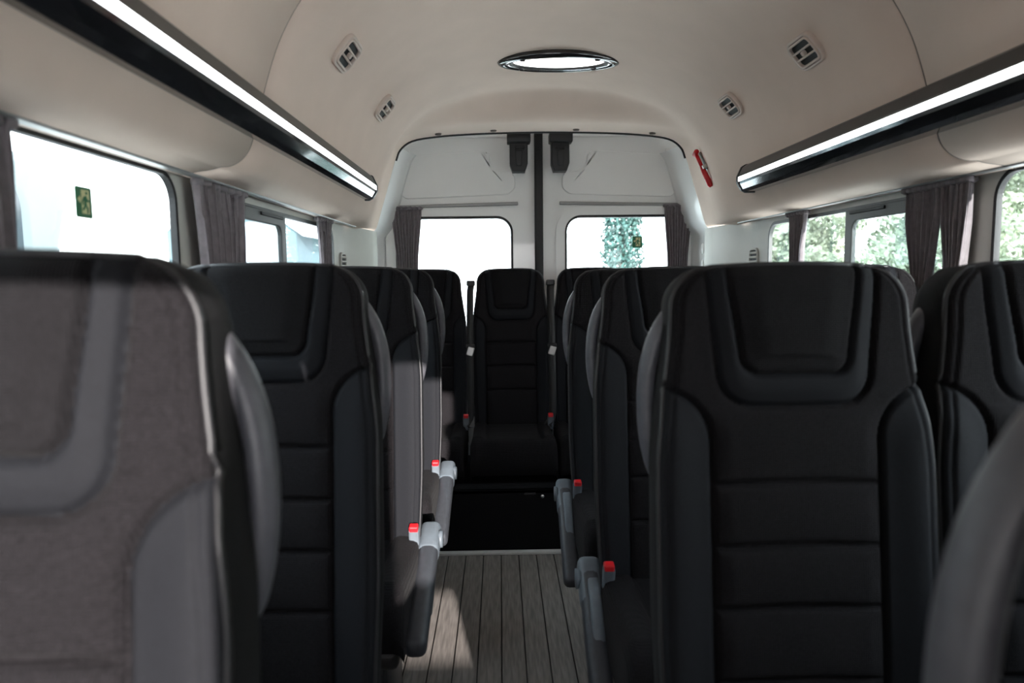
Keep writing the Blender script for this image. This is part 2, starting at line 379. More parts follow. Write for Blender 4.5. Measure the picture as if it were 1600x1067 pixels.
# ------------------------------------------------------------------ rear doors
YD = 3.90
def door(n, s):
    mp = lambda u, v, w_: (s * u, YD + w_, v)
    win = rrect((.145 + .80) / 2, (E - .40 + E + .318) / 2, .655, .718, .09, 10)
    o = struct(link(f'door_{n}', plate_me('door', [(.006, 0), (.90, 0), (.90, E + .55), (.80, E + .80), (.006, E + .84)], [win], .06, mp, .005), M['white']))
    o['label'] = 'white rear door of the minibus'
    # raised return around the glass
    win2 = rrect((.145 + .80) / 2, (E - .40 + E + .318) / 2, .655 + .05, .718 + .05, .115, 10)
    link('window_surround', ring_me('surround', win2, .05, .03, lambda u, v, w_: (s * u, YD - .035 + w_, v)), M['white'], o)
    link('gasket', ring_me('dgasket', win, .026, .05, lambda u, v, w_: (s * u, YD - .02 + w_, v)), M['rubber'], o)
    link('window_pane', plate_me('dpane', win, [], .005, lambda u, v, w_: (s * u, YD + .01 + w_, v)), M['glass_r'], o)
    # pressed upper panel: shallow raised plate with a stepped corner
    up = [(.17, E + .435), (.74, E + .415), (.775, E + .45), (.765, E + .60), (.72, E + .645), (.30, E + .675), (.27, E + .655), (.265, E + .585), (.25, E + .565), (.15, E + .56), (.13, E + .53), (.13, E + .47)]
    pts = []
    for i in range(len(up)):           # soften corners
        a, b, c = Vector(up[i - 1]), Vector(up[i]), Vector(up[(i + 1) % len(up)])
        for t in (.0, .25, .5, .75, 1.):
            p = b + (a - b).normalized() * .018 * (1 - t); q = b + (c - b).normalized() * .018 * t
            pts.append(tuple(p * (1 - t) + q * t))
    link('pressed_panel', plate_me('pressed', pts, [], .014, lambda u, v, w_: (s * u, YD - .033 + w_, v), .005), M['white'], o)
    pr = [(.07, E + .40), (.13, E + .345), (.10, E + .25), (.065, E + .20)]
    link('door_rib', box_me('rib', (s * .44, YD - .034, E + .755), (.70, .012, .018), bev=.004), M['white'], o)
    link('lock_stud', box_me('stud', (s * .72, YD - .036, E + .655), (.02, .02, .05), bev=.006), M['white'], o)
    # rail
    rl = link('curtain_rail', box_me('drail', (0, 0, 0), (.66, .018, .018), bev=.004), M['railgrey'])
    rl.location = (s * .445, YD - .05, E + .378); rl.rotation_euler = (0, s * math.radians(1.2), 0)
    rl['label'] = f'short grey curtain rail on the {"left" if s < 0 else "right"} rear door'; rl['category'] = 'curtain rail'; rl['group'] = 'curtain rails'
    # black latch cover under the header
    lt = empty('door_latch', (s * .112, 3.72, E + .50))
    tag(lt, f'black plastic latch cover at the top of the {"left" if s < 0 else "right"} rear door', 'latch', 'rear door latch covers')
    bm = bmesh.new(); add_box(bm, (0, .02, .215), (.125, .09, .05), None, .006)
    link('bracket', bm_mesh('br', bm), M['black'], lt)
    prof = [(-.048, .20), (.048, .20), (.048, .085), (.034, .045), (-.034, .045), (-.048, .085)]
    link('body', plate_me('lbody', prof, [], .10, lambda u, v, w_: (u, .06 + w_, v), .006), M['black'], lt)
    link('lever', plate_me('llev', [(-.02, .15), (.02, .15), (.014, .07), (-.014, .07)], [], .02, lambda u, v, w_: (u, .006 + w_, v), .004), M['black'], lt)
    link('hook', box_me('hook', (s * -.005, .0, .165), (.05, .02, .016), bev=.003), M['rubber'], lt)
    return o
door(1, -1); door(2, 1)
struct(link('trim_2', box_me('centre_seal', (0, YD - .045, E - .19), (.046, .05, 1.96), bev=.012, seg=3), M['rubber']))['label'] = 'black centre seal between the rear doors'
# white painted rear pillars, following the rear edge of the lining
for n, s in ((3, -1), (4, 1)):
    col_ = [(.900, 0), (.900, .6), (.900, 1.0), (.900, E + .20)] + [(x, E + z) for x, z in half_r[14:44:3]]
    run = [(3.612, .020), (3.65, .006), (3.70, -.006), (3.76, -.016), (3.80, -.020), (3.835, -.034), (3.865, -.042), (3.868, .02)]
    V = []; Fc = []; nz = len(col_)
    for (y, o_) in run:
        for (x, z) in col_: V.append((s * (x + o_), y, z))
    for i in range(len(run) - 1):
        for k in range(nz - 1):
            q = (i * nz + k, i * nz + k + 1, (i + 1) * nz + k + 1, (i + 1) * nz + k); Fc.append(q if s < 0 else q[::-1])
    p = struct(link(f'trim_{n}', mesh('pillar', V, Fc), M['white'])); p['label'] = 'white painted rear door pillar'
    for zc in (E + .03, E + .12):
        bm = bmesh.new(); bmesh.ops.create_uvsphere(bm, u_segments=12, v_segments=8, radius=1)
        for v in bm.verts: v.co = Vector((v.co.x * .010, v.co.y * .022, v.co.z * .032))
        d = link('pressed_boss', bm_mesh('boss', bm), M['white'], p); d.location = (s * .888, 3.74, zc)

# ------------------------------------------------------------------ light strips
def led_strip(s, y1):
    sn = 'left' if s < 0 else 'right'
    t = empty('light_strip', (s * (.758 if s < 0 else .74), 0, E + .345)); tag(t, f'long black ceiling light strip with glowing white line, above the {sname_win(s)} windows', 'light strip', 'ceiling light strips')
    def prism(name, prof, m, ya, yb):
        V = []; n = len(prof)
        for y in (ya, yb):
            for (x, z) in prof: V.append((s * (x - .74), y, z - .345))
        Fc = [(k, (k + 1) % n, n + (k + 1) % n, n + k) for k in range(n)] + [tuple(range(n)), tuple(range(n, 2 * n))]
        bm = bmesh.new(); me = mesh(name, V, Fc); bm.from_mesh(me); bmesh.ops.recalc_face_normals(bm, faces=bm.faces); bm.to_mesh(me); bm.free(); me['sm'] = 1
        return link(name, me, m, t)
    a = -2.1
    prism('housing', [(.752, .405), (.728, .403), (.714, .394), (.7005, .364), (.6995, .3575), (.770, .3575)], M['satinblack'], a, y1)
    prism('lower_housing', [(.770, .3405), (.7005, .3405), (.703, .331), (.715, .311), (.730, .302), (.778, .302)], M['glossblack'], a, y1)
    prism('diffuser', [(.770, .3573), (.6975, .3573), (.6975, .3407), (.770, .3407)], M['led'], a, y1 - .004)
    prism('end_cap', [(.752, .408), (.727, .406), (.712, .397), (.6955, .360), (.6955, .339), (.700, .329), (.713, .308), (.730, .299), (.768, .299)], M['black'], y1, y1 + .014)
    return t
def sname_win(s): return 'left' if s < 0 else 'right'
led_strip(-1, 2.82); led_strip(1, 2.66)

# ------------------------------------------------------------------ dome light
dl = empty('dome_light', (0.022, 2.80, E + .846)); tag(dl, 'oval ceiling lamp with black and chrome rim and glowing white lens', 'ceiling lamp')
A_, B_ = .246, .112
def ell(a, b, z, n=64): return [(a * math.cos(2 * math.pi * k / n), b * math.sin(2 * math.pi * k / n), z) for k in range(n)]
link('rim', tube_me('rim', ell(A_ - .016, B_ - .014, -.012), .016, 10, True), M['glossblack'], dl)
link('chrome_ring', tube_me('chr', ell(A_ - .040, B_ - .026, -.018), .007, 8, True), M['chrome'], dl)
link('inner_rim', tube_me('irim', ell(A_ - .054, B_ - .034, -.014), .010, 8, True), M['satinblack'], dl)
bm = bmesh.new(); bmesh.ops.create_uvsphere(bm, u_segments=48, v_segments=16, radius=1)
for v in bm.verts: v.co = Vector((v.co.x * (A_ - .054), v.co.y * (B_ - .034), v.co.z * .016 - .010))
link('lens', bm_mesh('lens', bm), M['dome'], dl)
bp = plate_me('base', [(p[0], p[1]) for p in ell(A_ - .012, B_ - .01, 0)], [], .02, lambda u, v, w_: (u, v, w_))
link('base_plate', bp, M['satinblack'], dl)
for k in (45, 135, 225, 315):
    a = math.radians(k); o = link('clip', box_me('clip', (0, 0, 0), (.022, .016, .012), bev=.004), M['glossblack'], dl)
    o.location = ((A_ - .040) * math.cos(a), (B_ - .026) * math.sin(a), -.024)

# ------------------------------------------------------------------ roof air vents
vent_meshes = {}
for s in (-1, 1):
    for y, which in ((1.95, 'nearer'), (2.57, 'farther')):
        dz = .607; x = sec_at(dz); x2 = sec_at(dz + .02)
        tang = Vector((s * (x2 - x), 0, .02)).normalized()          # up the slope
        yy = Vector((0, 1, 0)); nrm = tang.cross(yy); nrm = nrm if nrm.x * s < 0 else -nrm
        t = empty('air_vent')
        t.matrix_world = Matrix.Translation(Vector(liner_pt(s * x, dz, y)) + nrm * .006) @ Matrix((yy, tang, nrm)).transposed().to_4x4()
        tag(t, f'small slatted air vent in the {"left" if s < 0 else "right"} roof slope, the {which} of two', 'vent', 'roof air vents')
        if not vent_meshes:
            idm = lambda u, v, w_: (u, v, w_)
            vent_meshes['flange'] = plate_me('flange', rrect(0, 0, .140, .094, .030), [rrect(0, 0, .122, .078, .024)], .022, lambda u, v, w_: (u, v, w_ - .004), .003)
            vent_meshes['frame'] = plate_me('vframe', rrect(0, 0, .120, .076, .020), [rrect(0, 0, .106, .062, .012)], .014, lambda u, v, w_: (u, v, w_ + .004), .003)
            vent_meshes['backing'] = plate_me('vback', rrect(0, 0, .126, .082, .024), [], .003, lambda u, v, w_: (u, v, w_ - .0005))
            vent_meshes['slat'] = box_me('vslat', (0, 0, .006), (.108, .006, .008), bev=.002, seg=1)
            vent_meshes['knob'] = box_me('vknob', (0, 0, .008), (.014, .014, .012), bev=.003)
        link('flange', vent_meshes['flange'], M['ventgrey'], t); link('frame', vent_meshes['frame'], M['ventgrey'], t)
        link('backing', vent_meshes['backing'], M['slot'], t); link('knob', vent_meshes['knob'], M['ventgrey'], t)
        for k in (-1, 1): o = link('slat', vent_meshes['slat'], M['ventgrey'], t); o.location = (0, k * .0108, 0)

# ------------------------------------------------------------------ seats
def backrest(tag_, pad, ub, lines, hwt, hwm, ztop, zbot, recline):
    """returns region meshes of the sculpted backrest; local: front faces -y, y = 0 near the top"""
    NU, NV = 132, 250
    rc = .062
    def hw(z):
        d = ztop - z
        wv = hwt + (hwm - hwt) * smooth((d - .05) / .28) - .010 * smooth((d - .55) / .3)
        if z > ztop - rc: wv = wv - rc + math.sqrt(max(0, rc * rc - (z - ztop + rc) ** 2))
        return wv
    def rbox(x, z, cx, half_w, zb, rad):     # distance to a U-shaped line open at the top
        qx = abs(x) - (half_w - rad); qz = (zb + rad) - z
        if qz < 0: return qx - rad
        return math.hypot(max(qx, 0), max(qz, 0)) + min(max(qx, qz), 0) - rad
    zpad, zu = ztop - pad, ztop - ub
    def info(x, z):
        ap = .084 + .018 * smooth((z - zpad) / pad)
        au = .118 + .016 * smooth((z - zu) / ub)
        d1 = rbox(x, z, 0, ap, zpad, .028); d2 = rbox(x, z, 0, au, zu, .05)
        zs = ztop - ub - .055
        if z > zs: e = (math.hypot((abs(x) - .222) / .090, (z - zs) / .085) - 1) * .087
        else: e = .132 - abs(x)
        return d1, d2, e
    def region(x, z):
        d1, d2, e = info(x, z)
        if d1 < 0: return 'headrest_pad'
        if d2 < 0: return 'headrest_surround'
        if e < 0: return 'bolster_r' if x > 0 else 'bolster_l'
        for i, zl in enumerate(lines):
            if z > ztop - zl: return f'p{i}'
        return f'p{len(lines)}'
    V = []; idx = {}
    for j in range(NV + 1):
        z0 = zbot + (ztop - zbot) * (1 - (1 - j / NV) ** 1.0)
        h = hw(z0)
        for i in range(NU + 1):
            u = 2 * i / NU - 1; u = math.copysign(abs(u) ** .92, u); x = u * h
            z = z0 - .010 * (x / .2) ** 2 * smooth((z0 - zbot) / (ztop - zbot))
            y = (z - 1.1) * recline
            d1, d2, e = info(x, z)
            g = lambda d, s, a: a * math.exp(-(d / s) ** 2)
            # pads
            y -= .009 * smooth(-d1 / .05) + .007 * smooth(-d2 / .03)
            if d2 > -.02:
                y -= .013 * smooth(-e / .06)
            y += g(d1, .0045, .010) + g(d2, .0045, .009)
            if d2 > .004: y += g(e, .0045, .010)
            if e > 0 and d2 > 0:
                for zl in lines:
                    dd = z - (ztop - zl) - .004 * math.cos(x * 12)
                    y += .010 * math.exp(-(dd / .0045) ** 2) * smooth(e / .01)
                prev = [ub] + list(lines) + [(ztop - zbot)]
                for a, b in zip(prev, prev[1:]):
                    if ztop - b < z <= ztop - a: y -= .007 * math.sin(math.pi * (ztop - a - z) / (b - a)) ** .6 * smooth(e / .03)
            # edge roll-off
            de = h * (1 - abs(u)); dt = (ztop - z0)
            rr = .022
            for dd_ in (de, dt):
                if dd_ < rr: y += rr * .8 * (1 - math.sqrt(max(0, 1 - ((rr - dd_) / rr) ** 2)))
            # seam beside the rim
            y += g(de - .014, .003, .0045)
            V.append((x, y, z))
    W_ = NU + 1
    reg = {}
    for j in range(NV):
        for i in range(NU):
            a = j * W_ + i; q = (a, a + 1, a + W_ + 1, a + W_)
            cx = sum(V[k][0] for k in q) / 4; cz = sum(V[k][2] for k in q) / 4
            reg.setdefault(region(cx, cz), []).append(q)
    res = {}
    for k, fs in reg.items():
        ids = sorted({v for f in fs for v in f}); mpv = {v: n for n, v in enumerate(ids)}
        res[k] = mesh(k, [V[v] for v in ids], [tuple(mpv[v] for v in f) for f in fs])
    # rim loop: left edge up, top, right edge down
    loop = [j * W_ for j in range(0, NV + 1, 3)] + [NV * W_ + i for i in range(3, NU, 4)] + [j * W_ + NU for j in range(NV, -1, -3)]
    rim = [Vector(V[k]) for k in loop]
    # shell behind
    T = [(0, 1.0), (.03, 1.008), (.075, .985), (.105, .93), (.118, .80)]
    SV = []; SF = []; n = len(rim); cz = (ztop + zbot) / 2
    for (t, sc_) in T:
        for p in rim:
            taper = 1.0 + .25 * smooth((ztop - p.z) / .7)
            SV.append((p.x * sc_, p.y + t * taper, cz + (p.z - cz) * (1 - (1 - sc_) * .5) if p.z > zbot + .02 else p.z))
    for a in range(len(T) - 1):
        for k in range(n - 1):
            SF.append((a * n + k, (a + 1) * n + k, (a + 1) * n + k + 1, a * n + k + 1))
        SF.append((a * n + n - 1, (a + 1) * n + n - 1, (a + 1) * n, a * n))
    SF.append(tuple((len(T) - 1) * n + k for k in range(n))[::-1])
    SF.append(tuple(range(n)))
    # bottom closing face lies inside; keep only the back cap
    SF.pop()
    res['shell'] = mesh('shell', SV, SF)
    res['piping'] = tube_me('piping', [p + Vector((0, -.001, 0)) for p in rim], .0042, 6)
    return res
LN = (.340, .436, .530, .640)
BR = backrest('row', .170, .220, LN, .188, .216, 1.247, .40, .13)
BRR = backrest('rear', .205, .262, (.375, .495, .62), .172, .200, 1.247, .40, .06)
REGMAT = {'headrest_pad': 'fabric2', 'headrest_surround': 'leather', 'bolster_l': 'leather', 'bolster_r': 'leather'}
for D in (BR, BRR):
    for k, me in D.items():
        mk = 'shell' if k == 'shell' else 'piping' if k == 'piping' else REGMAT.get(k, 'fabric')
        me.materials.append(M[mk])

def cushion_me(name, wd, y0, y1, zt, th):
    NU, NV = 40, 40; V = []; Fc = []
    prof = []
    # profile from rear top to front bottom, rounded nose
    L = y0 - y1
    for k in range(NV + 1):
        t = k / NV
        if t < .65: s = t / .65; prof.append((y0 - s * (L - .05), zt + .018 * smooth(s) - .012 * math.sin(math.pi * s)))
        else:
            s = (t - .65) / .35; a = s * math.pi * .62
            prof.append((y1 + .05 - .05 * math.sin(min(a, math.pi / 2)) + (.02 * max(0, a - math.pi / 2)), zt + .018 - (1 - math.cos(a)) * th * .72))
    for k, (y, z) in enumerate(prof):
        for i in range(NU + 1):
            u = 2 * i / NU - 1; x = u * wd / 2; de = wd / 2 * (1 - abs(u)); zz = z; yy = y
            if de < .03: q = .03 * (1 - math.sqrt(max(0, 1 - ((.03 - de) / .03) ** 2))); zz -= q; yy += q * .3 * (t > .65)
            if k / NV < .65:
                bol = smooth((abs(x) - .12) / .04); zz += .012 * bol * (de > .0)
                zz -= .007 * math.exp(-((abs(x) - .13) / .005) ** 2)
            V.append((x, yy, zz))
    W_ = NU + 1
    for k in range(NV):
        for i in range(NU): a = k * W_ + i; Fc.append((a, a + W_, a + W_ + 1, a + 1))
    # skirts
    b0 = len(V); zb = zt - th
    rimL = [k * W_ for k in range(NV + 1)]; rimR = [k * W_ + NU for k in range(NV + 1)]
    for rr, flip in ((rimL, 0), (rimR, 1)):
        st = len(V)
        for v in rr: V.append((V[v][0], V[v][1], min(zb, V[v][2])))
        for k in range(NV):
            q = (rr[k], st + k, st + k + 1, rr[k + 1]); Fc.append(q if not flip else q[::-1])
    return mesh(name, V, Fc)
CU = cushion_me('cushion', .432, -.055, -.500, .470, .135)
CUR = cushion_me('cushion', .402, -.03, -.500, .455, .16)
bm = bmesh.new(); add_box(bm, (0, -.245, .318), (.395, .44, .05), None, .015); PAN = bm_mesh('pan', bm)
bm = bmesh.new()
for sx in (-.13, .13):
    add_box(bm, (sx, -.24, .155), (.045, .30, .29), None, .01)
PED = None
LEG = box_me('leg', (0, -.24, .150), (.045, .26, .296), bev=.01)
bm.free()
HANDLE = {}
for s in (-1, 1):
    pts = [(.140, .100, 1.190), (.160, .098, 1.180), (.178, .096, 1.160), (.196, .095, 1.125), (.208, .094, 1.08), (.212, .094, 1.03), (.211, .093, .98), (.205, .092, .935), (.196, .09, .90), (.180, .088, .88), (.16, .085, .87)]
    P = catmull([(a, c) for a, b, c in pts], 32); Q = catmull([(b, 0) for a, b, c in pts], 32)
    HANDLE[s] = tube_me('grab_handle', [(s * p[0], q[0], p[1]) for p, q in zip(P, Q)], [.010 + .006 * math.sin(math.pi * i / 32) for i in range(33)], 12, ell=1.3, up=(0, 1, 0))
pts = [(.12, .06, 1.16), (.135, .15, 1.195), (.160, .22, 1.186), (.178, .224, 1.165), (.196, .225, 1.125), (.208, .224, 1.08), (.212, .224, 1.03), (.211, .223, .98), (.205, .222, .935), (.196, .22, .90), (.180, .218, .88), (.15, .15, .87), (.13, .07, .88)]
P = catmull([(a, c) for a, b, c in pts], 40); Q = catmull([(b, 0) for a, b, c in pts], 40)
HANDLE['near'] = tube_me('grab_handle', [(-p[0] + .020, q[0], p[1] - .032) for p, q in zip(P, Q)], [.011 + .006 * math.sin(math.pi * i / 40) for i in range(41)], 12, ell=1.3, up=(0, 1, 0))
ARM = {}
for s in (-1, 1):
    x = s * .228
    # pivot housing: rounded plate beside the cushion
    prof = [(-.02, .40), (-.10, .40), (-.20, .30), (-.235, .30), (-.20, .40), (-.13, .50), (-.085, .535), (-.03, .54), (.0, .515)]
    pm = plate_me('armrest_housing', [(-.02, .32), (-.15, .27), (-.215, .30), (-.215, .35), (-.155, .43), (-.105, .465), (-.05, .475), (-.01, .45)], [], .030,
                  lambda u, v, w_, s=s: (s * (.232 + w_), u, v), .006)
    rot = Matrix.Rotation(math.radians(16 if s > 0 else 40), 3, 'X')
    LA = .44 if s > 0 else .36
    bm = bmesh.new(); add_box(bm, (0, -LA / 2 + .02, 0), (.056, LA, .056), None, .020, 4)
    for v in bm.verts: v.co = (rot @ v.co) + Vector((s * .236, -.055, .455))
    pd = bm_mesh('armrest_pad', bm)
    bm = bmesh.new(); add_box(bm, (0, -.02, 0), (.060, .13, .062), None, .018, 4)
    for v in bm.verts: v.co = (rot @ v.co) + Vector((s * .236, -.045, .457))
    pv = bm_mesh('armrest_pivot', bm)
    bm = bmesh.new(); bmesh.ops.create_cone(bm, cap_ends=True, segments=20, radius1=.026, radius2=.024, depth=.012)
    for v in bm.verts: v.co = (Matrix.Rotation(math.radians(90), 3, 'Y') @ v.co) + Vector((s * .267, -.055, .455))
    cap = bm_mesh('pivot_cap', bm)
    ARM[s] = (pm, pd, pv, cap)
BK = {}
for s in (-1, 1):
    a = box_me('buckle', (s * .196, -.105, .475), (.030, .026, .075), Matrix.Rotation(math.radians(12), 3, 'X'), .006)
    b = box_me('release_button', (s * .196, -.113, .508), (.026, .024, .026), Matrix.Rotation(math.radians(12), 3, 'X'), .004)
    st = box_me('stalk', (s * .196, -.085, .42), (.020, .008, .10), Matrix.Rotation(math.radians(12), 3, 'X'), .002)
    BK[s] = (a, b, st)

def seat(x, y, s, label, group, rear=False, arm=False, handle=True, buckle=None, rz=0):
    t = empty('bus_seat', (x, y, 0), rz); tag(t, label, 'seat', group)
    D = BRR if rear else BR
    t.scale.z = 1.012 if (rear or s > 0) else 1.002
    br = link('backrest', D['shell'], None, t)
    for k, me in D.items():
        if k in ('shell',): continue
        nm = 'bolster' if k.startswith('bolster') else 'back_panel' if k[0] == 'p' and k[1].isdigit() else k
        link(nm, me, None, br)
    link('cushion', CUR if rear else CU, M['fabric'], t)
    if not rear:
        link('seat_pan', PAN, M['black'], t)
        for sx in (-.13, .13): o = link('leg', LEG, M['black'], t); o.location = (sx, 0, 0)
    if handle: link('grab_handle', HANDLE['near' if handle == 'near' else s], M['handle'], t)
    if arm:
        a = link('armrest', ARM[s][1], M['armpad'], t)
        link('armrest_housing', ARM[s][0], M['armgrey'], a); link('armrest_pivot', ARM[s][2], M['armgrey'], a); link('pivot_cap', ARM[s][3], M['armgrey'], a)
    if buckle:
        b = link('buckle', BK[buckle][0], M['black'] if rear else M['armgrey'], t); bb = link('release_button', BK[buckle][1], M['red'], b); bb['label'] = 'red release button'
        link('stalk', BK[buckle][2], M['black'], b)
    return t
XL, XA, XW = -.675, .234, .674
GL, GR, GRW, GB = 'single seats along the left side', 'aisle seats of the right pairs', 'window seats of the right pairs', 'seats of the rear row'
seat(XL, .574, 1, 'nearest left single seat, charcoal fabric, filling the lower left corner', GL, arm=False)
seat(XL, 1.284, 1, 'black fabric single seat on the left, second from the camera', GL)
seat(XL, 2.01, 1, 'black fabric single seat on the left, third from the camera, partly sunlit', GL, arm=True, buckle=1)
seat(XL, 2.68, 1, 'black fabric single seat on the left, last before the rear row', GL, arm=True, buckle=1)
seat(XA, .15, -1, 'nearest right aisle seat, only its curved grab handle shows at lower right', GR, handle='near')
seat(XA, 1.05, -1, 'large black fabric aisle seat on the right, facing the camera in full', GR)
seat(XA, 1.74, -1, 'black aisle seat on the right, second behind the large front one', GR, arm=True, buckle=-1)
seat(XA, 2.42, -1, 'black aisle seat on the right, last before the rear row', GR, arm=True, buckle=-1)
seat(XW, 1.05, -1, 'black window seat at the right edge beside the large aisle seat', GRW)
seat(XW, 1.74, -1, 'black window seat on the right hidden mostly behind the large aisle seat', GRW)
seat(XW, 2.42, -1, 'black window seat on the right, last before the rear row', GRW)
rs = []
for x, lb, bk in ((-.60, 'rear row seat beside the left wall, under the left rear curtain', 1), (-.168, 'middle seat of the rear row, facing down the aisle, in full view', 1),
              (.250, 'rear row seat right of the full-view middle one, below the rear exit sticker', None), (.652, 'rear row seat beside the right wall, under the right rear curtain', None)):
    rs.append(seat(x, 3.54, 1, lb, GB, rear=True, handle=False, buckle=bk))
# base of the rear row
bb = empty('rear_seat_base', (0, 2.93, 0)); tag(bb, 'black carpeted box base carrying the rear seat row', 'seat base')
link('front_panel', box_me('fp', (0, .04, .140), (1.74, .02, .28), bev=.004), M['carpet'], bb)
link('top_panel', box_me('tp', (0, .33, .270), (1.74, .60, .02), bev=.004), M['carpet'], bb)
link('latch_lever', box_me('lever', (-.10, .026, .262), (.05, .012, .010), bev=.003), M['black'], bb)
bm = bmesh.new(); bmesh.ops.create_uvsphere(bm, u_segments=12, v_segments=8, radius=.008)
o = link('bolt', bm_mesh('bolt', bm), M['alu'], bb); o.location = (-.045, .026, .25)

# seat belts at the rear row
def belt(par, side, lean):
    pts = [(side * .200, .07, 1.17), (side * .209, .035, 1.14), (side * (.211), -.02, 1.0), (side * (.211 + lean * .3), -.055, .85), (side * (.210 + lean * .6), -.085, .70), (side * (.21 + lean), -.10, .52), (side * (.205 + lean), -.095, .45)]
    C = [Vector((a[0], b[0], a[1])) for a, b in zip(catmull([(p[0], p[2]) for p in pts], 30), catmull([(p[1], 0) for p in pts], 30))]
    V = []; Fc = []
    for i, p in enumerate(C):
        wv = Vector((.018, .012 * side, 0))
        for (q, dyy) in ((-1, -.001), (1, -.001), (1, .001), (-1, .001)): V.append(p + wv * q + Vector((0, dyy, 0)))
    for i in range(len(C) - 1):
        for k in range(4): Fc.append((i * 4 + k, i * 4 + (k + 1) % 4, i * 4 + 4 + (k + 1) % 4, i * 4 + 4 + k))
    st = link('seat_belt', mesh('belt', V, Fc), M['rubber'], par)
    g = link('belt_guide', box_me('guide', (side * .207, .06, 1.175), (.045, .03, .03), bev=.006), M['black'], st)
    k = link('belt_tongue', box_me('tongue', (side * .209, -.078, .835), (.034, .010, .045), Matrix.Rotation(math.radians(18), 3, 'Y'), .004), M['alu'], st)
    k['label'] = 'metal belt tongue'
    link('tongue_grip', box_me('grip', (side * .209, -.074, .862), (.046, .014, .018), bev=.004), M['black'], st)
belt(rs[1], -1, .0); belt(rs[2], -1, .0)

# ------------------------------------------------------------------ curtains
def curtain(label, origin, axis, out_, zt, zb, folds, wfun, amp=.012, shift=lambda v: 0, group='window curtains', tie=None):
    """hangs from origin; axis is the run along the rail, out_ points into the room"""
    ax, on = Vector(axis), Vector(out_); t = empty('curtain', (origin[0], origin[1], zb)); tag(t, label, 'curtain', group)
    NU, NV = folds * 12, 40; V = []; Fc = []
    rnd = random.Random(sum(ord(c) for c in label)); ph = [rnd.uniform(-.5, .5) for _ in range(folds + 2)]; am = [rnd.uniform(.7, 1.25) for _ in range(folds + 2)]
    for layer in (0, 1):
        for j in range(NV + 1):
            v = j / NV; z = (zt - zb) * (1 - v)
            for i in range(NU + 1):
                u = i / NU; f = u * folds; k = int(f); a = am[min(k, folds)] + (am[min(k + 1, folds)] - am[min(k, folds)]) * (f - k)
                p_ = ph[min(k, folds)] + (ph[min(k + 1, folds)] - ph[min(k, folds)]) * (f - k)
                s = math.sin(2 * math.pi * f + p_ * min(1, v * 2)) * a * amp * (.55 + .45 * min(1, v * 6))
                s += .006 * math.sin(2 * math.pi * f * 2.3 + 9 * v + p_ * 4) * math.exp(-v * 8)
                s2 = .004 * math.sin(4 * math.pi * f + p_)
                pos = ax * ((u - .5) * wfun(v) + shift(v) + s2) + on * (s + (.0018 if layer else -.0018)) + Vector((0, 0, z + (.004 * math.sin(f * 9) if j == 0 else 0)))
                V.append(pos)
    N = (NV + 1) * (NU + 1); W_ = NU + 1
    for j in range(NV):
        for i in range(NU):
            a = j * W_ + i; Fc.append((a, a + 1, a + W_ + 1, a + W_)); b = a + N; Fc.append((b, b + W_, b + W_ + 1, b + 1))
    for j in range(NV):
        for i in (0, NU): a = j * W_ + i; Fc.append((a, a + W_, a + W_ + N, a + N))
    link('cloth', mesh('cloth', V, Fc), M['curtain'], t)
    # gathered heading
    hp = [ax * ((u / 20 - .5) * wfun(0) * 1.02) + on * (.010 * math.sin(u * 2.1)) + Vector((0, 0, zt - zb - .004)) for u in range(21)]
    link('heading', tube_me('heading', hp, .010, 6), M['curtain'], t)
    if tie is not None:
        v = tie; zt_ = (zt - zb) * (1 - v); wv = wfun(v) / 2 + .006
        pts = [ax * (shift(v) + wv * math.cos(q)) + on * (.024 * math.sin(q)) + Vector((0, 0, zt_)) for q in [2 * math.pi * k / 20 for k in range(20)]]
        link('tie_band', tube_me('tie', pts, .007, 6, True), M['curtain'], t)
    return t
ZC = E + .214; ZB = E - .40
CXW = .893
curtain('grey curtain at the left edge of the picture, beside the nearest left seat', (-CXW, .873, 0), (0, 1, 0), (1, 0, 0), ZC, ZB, 7, lambda v: .20 - .03 * v)
curtain('wide grey curtain bunched between the two left side windows', (-CXW, 1.685, 0), (0, 1, 0), (1, 0, 0), ZC, ZB, 8, lambda v: .295 - .05 * smooth(v * 2.5))
curtain('narrow grey curtain at the rear end of the left rail', (-CXW, 2.66, 0), (0, 1, 0), (1, 0, 0), ZC, ZB, 5, lambda v: .20 - .06 * smooth(v * 4))
curtain('narrow grey curtain at the rear end of the right rail', (CXW, 2.565, 0), (0, 1, 0), (-1, 0, 0), ZC, ZB, 5, lambda v: .16 - .05 * smooth(v * 4))
curtain('grey curtain between the right side windows, the rearward of the tied pair', (CXW, 1.807, 0), (0, 1, 0), (-1, 0, 0), ZC, ZB, 6, lambda v: .15 - .085 * smooth((v - .08) * 2.4) + .05 * smooth((v - .62) * 4), shift=lambda v: -.012 * smooth(v * 2), tie=.52)
curtain('grey curtain between the right side windows, the nearer of the tied pair', (CXW, 1.672, 0), (0, 1, 0), (-1, 0, 0), ZC, ZB, 6, lambda v: .115 - .065 * smooth((v - .08) * 2.4) + .04 * smooth((v - .62) * 4), shift=lambda v: -.008 * smooth(v * 2), tie=.52)
curtain('pleated grey curtain on the left rear door window', (-.735, YD - .058, 0), (1, 0, 0), (0, -1, 0), E + .368, E - .40, 9, lambda v: .165 - .05 * smooth(v * 2.2), amp=.012)
curtain('pleated grey curtain on the right rear door window', (.775, YD - .058, 0), (1, 0, 0), (0, -1, 0), E + .368, E - .40, 9, lambda v: .155 - .04 * smooth(v * 2.2), amp=.012)

